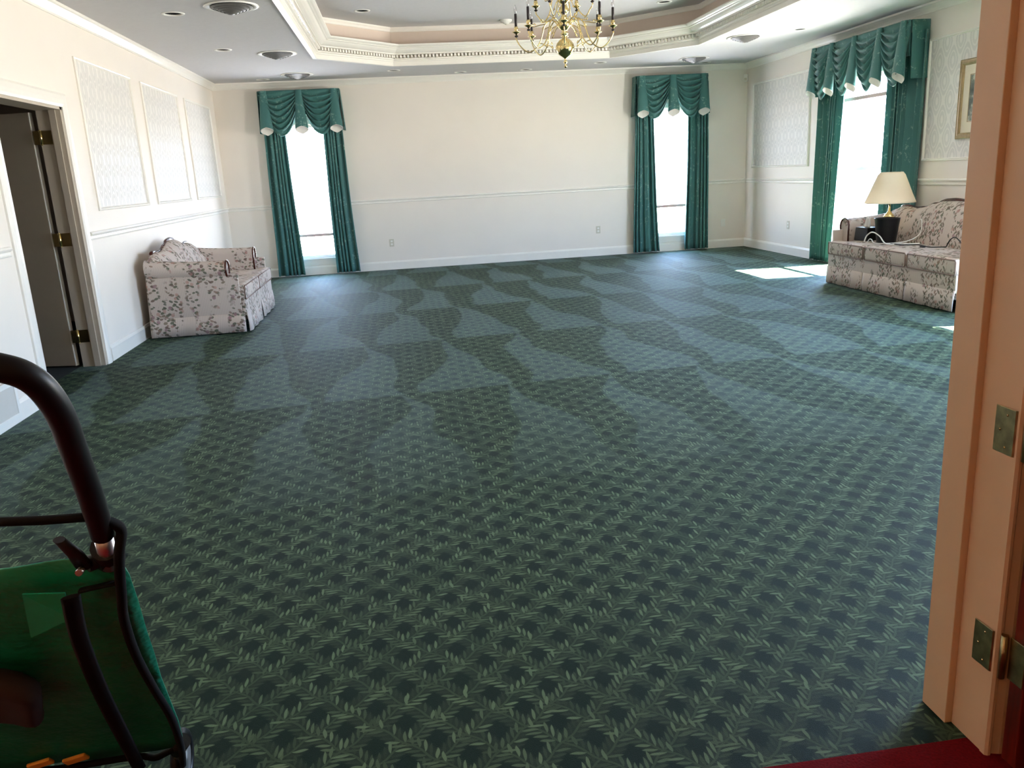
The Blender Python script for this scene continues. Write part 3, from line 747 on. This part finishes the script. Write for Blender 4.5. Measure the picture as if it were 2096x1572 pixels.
cord('cord', [(4.62, 7.72, Z), (4.62, 7.69, Z + .03), (4.62, 7.65, Z + .03), (4.63, 7.62, Z), (4.66, 7.5, Z), (4.85, 7.45, Z + .01), (5.0, 7.46, Z + .07), (5.03, 7.48, Z + .19), (5.04, 7.53, Z + .2), (5.045, 7.58, Z + .1), (5.04, 7.66, Z)], .005, 'cord', 'white cord rising behind the wastebasket against the sofa back')
cord('cord', [(4.7, 7.45, Z), (4.72, 7.30, Z), (4.8, 7.15, Z + .005), (4.78, 6.98, Z), (4.9, 6.9, Z)], .005, 'black', 'thin dark cord lying across the middle of the sofa seat')
cord('cord', [(4.92, 6.93, Z), (4.93, 6.90, Z + .06), (4.92, 6.82, Z + .09), (4.9, 6.72, Z + .06), (4.86, 6.6, Z + .01), (4.86, 6.52, Z)], .005, 'black', 'thin dark cord arched up next to the tablet')
o = rbox(-.015, .015, -.025, .025, 0, .014, .004).build('charger', M['black']); o.location = (4.72, 6.98, SZ + .012); tag(o, 'tiny black plug lying on the right part of the sofa seat', 'plug')
tabl = thing('tablet', 'tablet with a blue screen propped on the sofa seat at the doorway jamb', 'tablet', (4.86, 6.43, SZ + .004), 0)
tb_ = rbox(-.006, .006, -.13, .13, 0, .2, .004); tb_.v = [(x + z * .25, y, z) for x, y, z in tb_.v]; tb_.build('case', M['black'], tabl)
MB().poly([(-.0075 + z * .25, y, z) for y, z in ((-.122, .008), (.122, .008), (.122, .192), (-.122, .192))]).build('screen', M['screen'], tabl)

# ------------------------------------------------------------------ framed picture
pc = thing('framed_picture', 'framed print with gold frame and cream mat on the right wall', 'picture', (XR, 7.15, 1.78))
fw = [(0, 0), (0, .022), (.008, .03), (.02, .026), (.035, .03), (.05, .02), (.055, .008), (.055, 0)]
mq = lambda u, z, h: (-h, u, z)
R_ = [(-.47, -.36), (.47, -.36), (.47, .36), (-.47, .36)]
MB().sweep(R_, fw, mq, closed=True).build('frame', M['frame'], pc)
MB().prism([(-.42, -.31), (.42, -.31), (.42, .31), (-.42, .31)], mq, .002, .01).build('mat', M['mat'], pc)
MB().prism([(-.32, -.20), (.32, -.20), (.32, .21), (-.32, .21)], mq, .01, .012).build('print', M['print'], pc)
MB().sweep([(-.33, -.21), (.33, -.21), (.33, .22), (-.33, .22)], [(0, .01), (0, .013), (.006, .013), (.006, .01)], mq, closed=True).build('mat_bevel', M['frame'], pc)

# ------------------------------------------------------------------ outlets and small wall fittings
def outlet(x, z, mp, label, blank=False):
    t = thing('wall_outlet', label, 'outlet' if not blank else 'cover plate', mp(x, z, 0), 0)
    org = Vector(t.location); q_ = lambda a, b, h: tuple(Vector(mp(x + a, z + b, h)) - org)
    m_ = 'ivory' if not blank else 'white'
    p = MB().prism([(-.035, -.056), (.035, -.056), (.035, .056), (-.035, .056)], q_, 0, .006).build('cover_plate', M[m_], t, bevel=.002)
    if not blank:
        for s in (-.022, .022):
            r = MB().prism([(.016 * math.cos(k * PI / 6), s + .014 * math.sin(k * PI / 6)) for k in range(12)], q_, .006, .0075).build('socket', M['white'], t)
    return t
outlet(-.13, .40, mpb, 'ivory wall outlet on the far wall near the left curtains')
outlet(3.05, .40, mpb, 'ivory wall outlet on the far wall near the right curtains')
outlet(5.07, .385, mpb, 'white blank cover plate on the far wall near the right corner', True)
outlet(11.1, .41, mpr, 'ivory wall outlet on the right wall by the far corner')
ms = thing('motion_sensor', 'small white motion sensor high in the far right corner', 'sensor', (5.392, 12.558, 2.53))
rbox(-.03, .03, -.02, .03, -.055, .055, .012).build('housing', M['white'], ms)
MB().poly([(-.02, -.0205, -.04), (.02, -.0205, -.04), (.02, -.0205, 0), (-.02, -.0205, 0)]).build('lens', M['ivory'], ms)
ms.rotation_euler = (0, 0, -.75)

# ------------------------------------------------------------------ ceiling fittings
def can(first, x, y, z, lab):
    lab = 'recessed downlight ' + lab
    if first is None:
        t = thing('downlight', lab, 'ceiling light', (x, y, z), group='recessed downlights')
        MB().lathe([(.066, .004), (.066, -.003), (.074, -.006), (.09, -.004), (.093, .0), (.09, .001)], n=28).build('trim_ring', M['white'], t)
        MB().lathe([(.066, .003), (.064, .05), (.055, .11), (0, .115)], n=24).build('baffle', M['darkhole'], t, fix=False)
        MB().lathe([(0, .075), (.022, .08), (.03, .095), (.02, .108), (0, .112)], n=16).build('reflector_bulb', M['louvre'], t)
        return t
    return dup(first, (x, y, z), lab)
c0 = None
for x, y, lab in CANS:
    r = can(c0, x, y, H, lab); c0 = c0 or r
for x, y, lab in TCANS: can(c0, x, y, HT, lab)
v0 = None
for x, y, lab in VENTS:
    lab = 'round ceiling diffuser ' + lab
    if v0 is None:
        v0 = thing('ceiling_diffuser', lab, 'ceiling vent', (x, y, H), group='round ceiling diffusers')
        MB().lathe([(.21, -.001), (.215, -.008), (.20, -.012), (.165, -.004), (.16, .0)], n=40).build('flange', M['white'], v0)
        for k in range(5):
            r = .165 - .028 * k; z = -.014 - .010 * k
            MB().lathe([(r - .019, z - .009), (r, z), (r, z + .003), (r - .004, z + .004)], n=36, smooth=False).build('cone', M['louvre'], v0, fix=False, solid=.0015)
        MB().lathe([(0, -.066), (.025, -.064), (.035, -.056), (0, -.05)], n=20).build('hub', M['louvre'], v0)
        MB().lathe([(0, -.003), (.16, -.003)], n=36).build('duct_shade_disc', M['darkhole'], v0, fix=False)  # flat dark disc in place of the shade inside the duct, no hole cut
    else: dup(v0, (x, y, H), lab)
sd = thing('smoke_detector', 'white smoke detector on the raised tray ceiling left of the chandelier', 'smoke detector', (1.55, 11.02, HT))
MB().lathe([(.075, 0), (.075, -.012), (.06, -.03), (.04, -.034), (.036, -.045), (0, -.048)], n=28).build('housing', M['white'], sd)
MB().lathe([(.015, -.046), (.015, -.055), (0, -.057)], n=14).build('test_button', M['ivory'], sd)

# ------------------------------------------------------------------ chandelier
CX, CY = 1.51, 7.25
ch = thing('chandelier', 'two-tier brass chandelier with black candle sleeves hanging from the ceiling tray', 'chandelier', (CX, CY, HT))
o_ = lambda z: z - HT
def LP(pts): return [(r, z - HT) for r, z in pts]
MB().lathe(LP([(0, 2.165), (.008, 2.168), (.014, 2.18), (.006, 2.195), (.012, 2.205), (.018, 2.215), (.009, 2.228), (.013, 2.245), (.03, 2.256), (.055, 2.272), (.074, 2.30), (.079, 2.33), (.07, 2.36), (.045, 2.388), (.022, 2.40), (.018, 2.42), (.03, 2.43), (.034, 2.44), (.02, 2.45),
    (.03, 2.465), (.05, 2.485), (.058, 2.51), (.05, 2.54), (.03, 2.56), (.022, 2.58), (.034, 2.595), (.045, 2.615), (.036, 2.64), (.02, 2.655), (.03, 2.67), (.052, 2.69), (.058, 2.71), (.05, 2.735), (.022, 2.755), (.015, 2.80), (.028, 2.82), (.034, 2.85), (.02, 2.88), (.012, 2.90), (.01, 2.93), (0, 2.93)]), n=32).build('column', M['brass'], ch)
MB().lathe(LP([(0, 3.15), (.03, 3.152), (.06, 3.165), (.065, 3.188), (0, 3.188)]), n=28).build('canopy', M['brass'], ch)
cm = MB()
for k in range(9):
    z = 2.93 + k * .026
    pts = [(.008 * math.cos(a) * (k % 2), .008 * math.cos(a) * (1 - k % 2), o_(z + .013 + .018 * math.sin(a))) for a in [2 * PI * i / 10 for i in range(10)]]
    cm.tube(pts, .0022, 6, closed=True)
cm.build('chain', M['brass'], ch)
def bez(P, n=10):
    P = [Vector(p) for p in P]; out = []
    for i in range(len(P) - 1):
        a = P[max(0, i - 1)]; b = P[i]; c = P[i + 1]; d = P[min(len(P) - 1, i + 2)]
        for k in range(n):
            t_ = k / n; out.append(.5 * ((2 * b) + (c - a) * t_ + (2 * a - 5 * b + 4 * c - d) * t_ ** 2 + (3 * b - a - 3 * c + d) * t_ ** 3))
    out.append(P[-1]); return out
def tier(n, a0, R, hubz, panz, lowz, scroll):
    for k in range(n):
        an = a0 + 2 * PI * k / n; ca, sa = math.cos(an), math.sin(an)
        rot = lambda P: [(r * ca - w * sa, r * sa + w * ca, o_(z)) for r, w, z in P]
        s_ = R / .41
        path = [(.04, 0, hubz - .02), (.07 * s_ + .01, 0, hubz + .035), (.12 * s_, 0, hubz + .05), (.165 * s_, 0, hubz + .01), (.205 * s_, 0, (hubz + lowz) / 2 - .01), (.255 * s_, 0, lowz + .02), (.315 * s_, 0, lowz), (.375 * s_, 0, lowz + .045), (R, 0, panz - .06), (R, 0, panz - .02)]
        arm = MB().tube([tuple(v) for v in bez(rot(path), 6)], .0052, 8)
        # curls springing from the arm
        for (r, z, dr, dz, q_) in ((.155 * s_, hubz + .02, .10 * s_, -.02, 1), (.215 * s_, (hubz + lowz) / 2 - .03, -.06 * s_, -.045, -1), (.07 * s_, hubz - .0, .07 * s_, -.09, 1)):
            cur = [(r, 0, z), (r + dr * .5, 0, z + dz * .2), (r + dr, 0, z + dz * .7), (r + dr * 1.15, 0, z + dz + .012), (r + dr, 0, z + dz + .03), (r + dr * .85, 0, z + dz + .018)]
            arm.tube([tuple(v) for v in bez(rot(cur), 4)], [.0038] * 21, 6)
        am = arm.build('arm', M['brass'], ch)
        c = (R * ca, R * sa)
        MB().lathe(LP([(0, panz - .045), (.008, panz - .043), (.017, panz - .034), (.008, panz - .026), (0, panz - .025)]), (c[0], c[1], 0), 14).build('collar', M['candle'], am)
        MB().lathe(LP([(0, panz - .026), (.006, panz - .025), (.012, panz - .014), (.03, panz - .006), (.038, panz), (.03, panz + .001), (.01, panz + .002), (.016, panz + .012), (.019, panz + .022), (.014, panz + .032), (.017, panz + .04), (0, panz + .041)]), (c[0], c[1], 0), 20).build('candle_pan', M['brass'], am)
        cn = MB().lathe(LP([(0, panz + .04), (.0115, panz + .04), (.0105, panz + .14), (0, panz + .14)]), (c[0], c[1], 0), 14).build('candle_sleeve', M['candle'], am)
        MB().lathe(LP([(.006, panz + .14), (.011, panz + .15), (.0145, panz + .165), (.012, panz + .185), (.005, panz + .205), (0, panz + .215)]), (c[0], c[1], 0), 14).build('bulb', M['bulb'], am)
tier(8, math.radians(-102), .405, 2.50, 2.475, 2.31, 1)
tier(4, math.radians(-127), .26, 2.705, 2.685, 2.55, 1)

# ------------------------------------------------------------------ doorway on the right of the viewer
jb = MB()
jb.box(1.2, 1.225, 1.556, YF + .012, 0, 2.1)          # stop side, room face
jb.box(1.217, 1.235, 1.452, 1.556, 0, 2.1)            # rebate
structure(jb.build('door_3', M['jamb'], bevel=.002), 'white painted jamb of the hall doorway')
structure(MB().box(-1.47, -1.43, 1.452, YF + .012, 0, 2.1).build('door_4', M['jamb']), 'far side jamb of the hall doorway')
structure(MB().box(-1.47, 1.235, 1.452, YF + .012, 2.08, 2.13).build('door_5', M['jamb']), 'head of the hall doorway')
cp = [(1.216, 1.455), (1.216, 1.440), (1.222, 1.436), (1.228, 1.436), (1.234, 1.441), (1.25, 1.436), (1.30, 1.432), (1.318, 1.438), (1.32, 1.455)]
structure(MB().prism(cp, XY, 0, 2.17).build('trim_18', M['jamb']), 'hall side door casing')
structure(MB().box(1.222, 1.32, YF, YF + .018, 0, 2.17).build('trim_19', M['trim']), 'room side door casing')
dd = structure(MB().box(1.236, 2.1, 1.372, 1.414, .012, 2.06).build('door_6', M['door'], bevel=.003), 'dark red stained wooden door folded open against the hall wall')
for z, lab in ((.765, 'upper tarnished brass hinge on the white door jamb at the right edge'), (.262, 'lower tarnished brass hinge on the white door jamb at the right edge'), (1.78, 'top tarnished brass hinge on the hall door jamb')):
    t = thing('door_hinge', lab, 'hinge', (1.2145, 1.43, z), group='hinges of the dark hall door')
    MB().box(-.0022, .0, .018, .075, -.05, .05).build('jamb_leaf', M['oldbrass'], t, bevel=.001)
    MB().box(.018, .0212, -.056, -.012, -.05, .05).build('door_leaf', M['oldbrass'], t, bevel=.001)
    MB().add([(-.002, .02, -.05), (.0, .02, -.05), (.02, -.002, -.05), (.018, -.004, -.05), (-.002, .02, .05), (.0, .02, .05), (.02, -.002, .05), (.018, -.004, .05)], [(0, 1, 2, 3), (7, 6, 5, 4), (0, 4, 5, 1), (1, 5, 6, 2), (2, 6, 7, 3), (3, 7, 4, 0)]).build('bent_leaf', M['oldbrass'], t)
    MB().tube([(.008, -.006, -.052), (.008, -.006, .052)], .007, 10).build('knuckle', M['oldbrass'], t)
    for sy, sz in ((.04, -.035), (.058, 0), (.04, .035)):
        MB().lathe([(0, -.001), (.0035, 0), (0, .001)], (0, 0, 0), 10, Matrix.Translation((-.003, sy, sz)) @ Matrix.Rotation(PI / 2, 4, 'Y')).build('screw', M['brass'], t)

# ------------------------------------------------------------------ pushcart at the left
pcx = thing('pushchair', 'folding pushchair with a green fabric back and black grip handle at the lower left', 'pushchair', (-.75, 1.45, 0))
off = Vector(pcx.location); q3 = lambda P: [tuple(Vector(p) - off) for p in P]
# the frame leans back in the plane y = a - b z
def mir(P, top=-.625, bot=-.86):
    out = []
    for x, y, z in P:
        c = bot + (top - bot) * min(1.1, max(0, (z - .15) / 1.0)); out.append((2 * c - x, y, z))
    return out
hR = [(-.440, 1.111, .887), (-.436, 1.098, .906), (-.421, 1.046, .978), (-.409, .997, 1.046), (-.4, .959, 1.099), (-.401, .932, 1.136), (-.411, .917, 1.157), (-.43, .908, 1.169), (-.465, .899, 1.181), (-.52, .892, 1.19), (-.6, .89, 1.193)]
hL = mir(hR)[::-1]
MB().tube(q3([tuple(v) for v in bez(hR + hL[1:], 5)]), .0158, 16).build('grip_handle', M['foam'], pcx)
legs = []
for sgn, f in (('r', lambda P: P), ('l', mir)):
    A = f([(-.446, 1.128, .866), (-.455, 1.155, .82)])
    d = (Vector(A[1]) - Vector(A[0])); 
    MB().tube(q3([tuple(Vector(A[0]) - d * .3), A[1]]), .0125, 14).build('frame_tube', M['alu'], pcx)
    # clamp with lever
    cl = MB().tube(q3(f([(-.450, 1.138, .856), (-.457, 1.165, .825)])), .021, 12)
    cl.tube(q3(f([(-.455, 1.15, .845), (-.468, 1.15, .832), (-.48, 1.14, .832)])), .012, 10)
    cl = cl.build('clamp', M['black'], pcx)
    MB().tube(q3(f([(-.482, 1.135, .832), (-.484, 1.12, .858), (-.490, 1.095, .892)])), [.013, .012, .009], 10, flat=.6).build('lever', M['black'], cl)
    MB().tube(q3(f([(-.482, 1.125, .832), (-.482, 1.113, .832)])), .005, 8).build('bolt', M['alu'], cl)
    # curved dark wire frame running down to the foot
    W_ = f([(x_, y_ - .022, z_ - .004) if z_ < .86 else (x_, y_, z_) for x_, y_, z_ in [(-.446, 1.088, .923), (-.425, 1.092, .914), (-.414, 1.108, .892), (-.425, 1.135, .855), (-.457, 1.201, .762), (-.478, 1.248, .697), (-.5, 1.324, .592), (-.515, 1.414, .467), (-.526, 1.504, .341), (-.553, 1.607, .199), (-.585, 1.69, .09)]])
    MB().tube(q3([tuple(v) for v in bez(W_, 5)]), .0075, 10).build('frame_rod', M['strap'], pcx)
    ft = MB().tube(q3(f([(-.585, 1.645, .15), (-.596, 1.69, .085)])), .012, 12).build('foot_tube', M['alu'], pcx)
    MB().tube(q3(f([(-.563, 1.63, .175), (-.585, 1.65, .14)])), .018, 10).build('foot_clamp', M['black'], pcx)
    Cw = Vector(f([(-.60, 1.715, .068)])[0]) - off
    wh = MB().tube([tuple(Cw + Vector((0, .056 * math.cos(a), .056 * math.sin(a)))) for a in [2 * PI * i / 24 for i in range(24)]], .0115, 10, closed=True)
    wh = wh.build('wheel', M['black'], pcx)
    MB().lathe([(0, -.012), (.05, -.006), (.05, .006), (0, .012)], (0, 0, 0), 20, Matrix.Translation(Cw) @ Matrix.Rotation(PI / 2, 4, 'Y')).build('hub', M['alu'], wh)
bar = [(-.43, 1.0845, .924)] + [(-.5, 1.082, .927), (-.56, 1.078, .933)]
MB().tube(q3(bar + mir(bar)[::-1]), .0065, 10).build('cross_bar', M['strap'], pcx)
# fabric back: bulging sheet between left and right outlines
outR = [(-.437, 1.150, .835), (-.440, 1.182, .79), (-.455, 1.235, .715), (-.473, 1.293, .634), (-.49, 1.355, .55), (-.507, 1.415, .465), (-.532, 1.5375, .295), (-.55, 1.6, .21), (-.568, 1.633, .163)]
rows = []
for i, p in enumerate(outR):
    l = mir([p])[0]; t_ = i / (len(outR) - 1); row = []
    for j in range(33):
        s = j / 32; x = l[0] + (p[0] - l[0]) * s
        bul = .022 * math.sin(PI * s) ** .5 * (.35 + .65 * math.sin(PI * min(1, t_ + .15)))
        sag = .012 * math.sin(PI * s) * (1 - t_)
        row.append((x, p[1] - bul * .55 + .004 * math.sin(s * 23 + i), p[2] - bul * .42 + sag + .003 * math.sin(s * 17 + i * 2)))
    rows.append(q3(row))
bagp = MB().grid(rows).build('fabric_back', M['bag'], pcx, fix=False, solid=.003)
# dark webbing: vertical strap, cross strap, piping round the edge
def on(P, lift=.006): return q3([(x, y - lift - .0 , z - lift * .2) for x, y, z in P])
stR = [(-.490, 1.118, .812), (-.528, 1.205, .695), (-.565, 1.325, .525), (-.592, 1.44, .355), (-.640, 1.60, .165)]
for f in (lambda P: P, mir):
    MB().tube(on([tuple(v) for v in bez(f(stR), 5)], .024), .0125, 8, flat=.25).build('strap', M['strap'], bagp)
    MB().tube(on(f([(-.505, 1.18, .787), (-.448, 1.178, .795)]), .02), .008, 8, flat=.4).build('strap', M['strap'], bagp)
bt = [(-.568, 1.633, .163), (-.6, 1.632, .150), (-.627, 1.63, .142), (-.66, 1.62, .158), (-.79, 1.612, .16), (-.88, 1.61, .162)]
MB().tube(q3([tuple(v) for v in bez(bt, 4)] + [tuple(v) for v in bez(mir(bt)[::-1], 4)]), .0075, 8).build('piping', M['strap'], bagp)
pp = [(-.567, 1.126, .803), (-.512, 1.128, .797), (-.520, 1.15, .745), (-.60, 1.19, .70)]
MB().add(q3(pp) + q3([(x, y + .003, z) for x, y, z in pp]), [(0, 1, 2, 3), (7, 6, 5, 4), (0, 4, 5, 1), (1, 5, 6, 2), (2, 6, 7, 3), (3, 7, 4, 0)]).build('patch', M['bagpatch'], bagp)
# brown pouch hung on the fabric
br = rbox(-.12, .10, -.02, .02, -.085, .085, .018, .02, 3)
br.v = [(x + .015 * math.sin(z * 30), y + .006 * math.sin(x * 40), z + .012 * math.sin(x * 22)) for x, y, z in br.v]
b_ = br.build('pouch', M['brownbag']); b_.location = (-.76, 1.312, .532); b_.rotation_euler = (math.radians(38), .25, -.05)
tag(b_, 'dark brown leather pouch resting against the green fabric of the pushchair', 'pouch')
for k, x in enumerate((-.835, -.765)):
    o = MB().box(-.024, .024, -.004, .004, -.012, .012).build('tab', M['tab'], pcx, bevel=.003)
    o.location = Vector((x, 1.585, .197)) - off; o.rotation_euler = (.6, -.2, 0)

# ------------------------------------------------------------------ hall lamp (behind the viewer), sun, sky
hl = thing('ceiling_lamp', 'glass globe ceiling lamp in the hall behind the viewer', 'ceiling light', (-.9, -.6, 2.5))
MB().lathe([(0, -.19), (.07, -.175), (.12, -.12), (.13, -.07), (.1, -.02), (.06, -.004), (0, -.004)], n=28).build('globe', M['globe'], hl)
MB().lathe([(.0, 0), (.075, 0), (.075, -.02), (.0, -.02)], n=24).build('canopy', M['brass'], hl)
ld = bpy.data.lights.new('hall_lamp', 'POINT'); ld.energy = 13; ld.color = (1, .47, .18); ld.shadow_soft_size = .13
lo = bpy.data.objects.new('hall_lamp', ld); lo.location = (-.9, -.6, 2.15); COL.objects.link(lo)

sd_ = bpy.data.lights.new('sun', 'SUN'); sd_.energy = 200; sd_.angle = math.radians(.6); sd_.color = (1, .97, .91)
so = bpy.data.objects.new('sun', sd_); COL.objects.link(so)
el, az = math.radians(55), math.radians(9)
dirv = Vector((-math.cos(el) * math.cos(az), math.cos(el) * math.sin(az), -math.sin(el)))
so.rotation_euler = dirv.to_track_quat('-Z', 'Y').to_euler(); so.location = (9, 4, 6)

w = bpy.data.worlds.new('sky'); sc.world = w; w.use_nodes = True; nt = w.node_tree; bg = nt.nodes['Background']
tc = nt.nodes.new('ShaderNodeTexCoord'); sp = nt.nodes.new('ShaderNodeSeparateXYZ'); rp = nt.nodes.new('ShaderNodeValToRGB')
mr = nt.nodes.new('ShaderNodeMapRange'); mr.inputs[1].default_value = -1; mr.inputs[2].default_value = 1
nt.links.new(tc.outputs['Generated'], sp.inputs[0]); nt.links.new(sp.outputs[2], mr.inputs[0]); nt.links.new(mr.outputs[0], rp.inputs[0])
e = rp.color_ramp.elements; e[0].position = .0; e[0].color = (1.25, 1.2, 1.12, 1); e[1].position = 1; e[1].color = (.28, .52, 1.1, 1)
a = e.new(.48); a.color = (1.25, 1.2, 1.12, 1); a = e.new(.53); a.color = (.50, .76, 1.15, 1)
nt.links.new(rp.outputs[0], bg.inputs[0]); bg.inputs[1].default_value = 24

def portal(u0, u1, z0, z1, axis):
    l = bpy.data.lights.new('portal', 'AREA'); l.shape = 'RECTANGLE'; l.cycles.is_portal = True
    o = bpy.data.objects.new('window_portal', l); COL.objects.link(o)
    l.size = u1 - u0; l.size_y = z1 - z0
    if axis == 'y': o.location = ((u0 + u1) / 2, YB + .17, (z0 + z1) / 2); o.rotation_euler = (-PI / 2, 0, 0)
    else: o.location = (XR + .17, (u0 + u1) / 2, (z0 + z1) / 2); o.rotation_euler = (PI / 2, 0, PI / 2)
portal(*W1, 'y'); portal(*W2, 'y'); portal(*W3, 'x'); portal(*W4, 'x')

# ------------------------------------------------------------------ camera
F_, yaw, pitch, roll, hc = 1675.7886, .124398, -.2534865, -.05386042, 1.34056973
fv = Vector((math.sin(yaw) * math.cos(pitch), math.cos(yaw) * math.cos(pitch), math.sin(pitch)))
rv = Vector((math.cos(yaw), -math.sin(yaw), 0)); uv = rv.cross(fv)
r2 = rv * math.cos(roll) + uv * math.sin(roll); u2 = -rv * math.sin(roll) + uv * math.cos(roll)
cd = bpy.data.cameras.new('camera'); cd.sensor_width = 36; cd.lens = F_ / 2096 * 36; cd.clip_start = .05; cd.clip_end = 200
co = bpy.data.objects.new('camera', cd); COL.objects.link(co)
co.matrix_world = Matrix(((r2.x, u2.x, -fv.x, 0), (r2.y, u2.y, -fv.y, 0), (r2.z, u2.z, -fv.z, hc), (0, 0, 0, 1)))
sc.camera = co

vs = sc.view_settings; vs.view_transform = 'Standard'; vs.look = 'None'; vs.gamma = 1; vs.exposure = .52; vs.use_curve_mapping = False
cy = sc.cycles; cy.use_denoising = True; cy.max_bounces = 10; cy.diffuse_bounces = 6; cy.transparent_max_bounces = 12
cy.sample_clamp_indirect = 12; cy.caustics_reflective = False; cy.caustics_refractive = False; cy.blur_glossy = 1.0
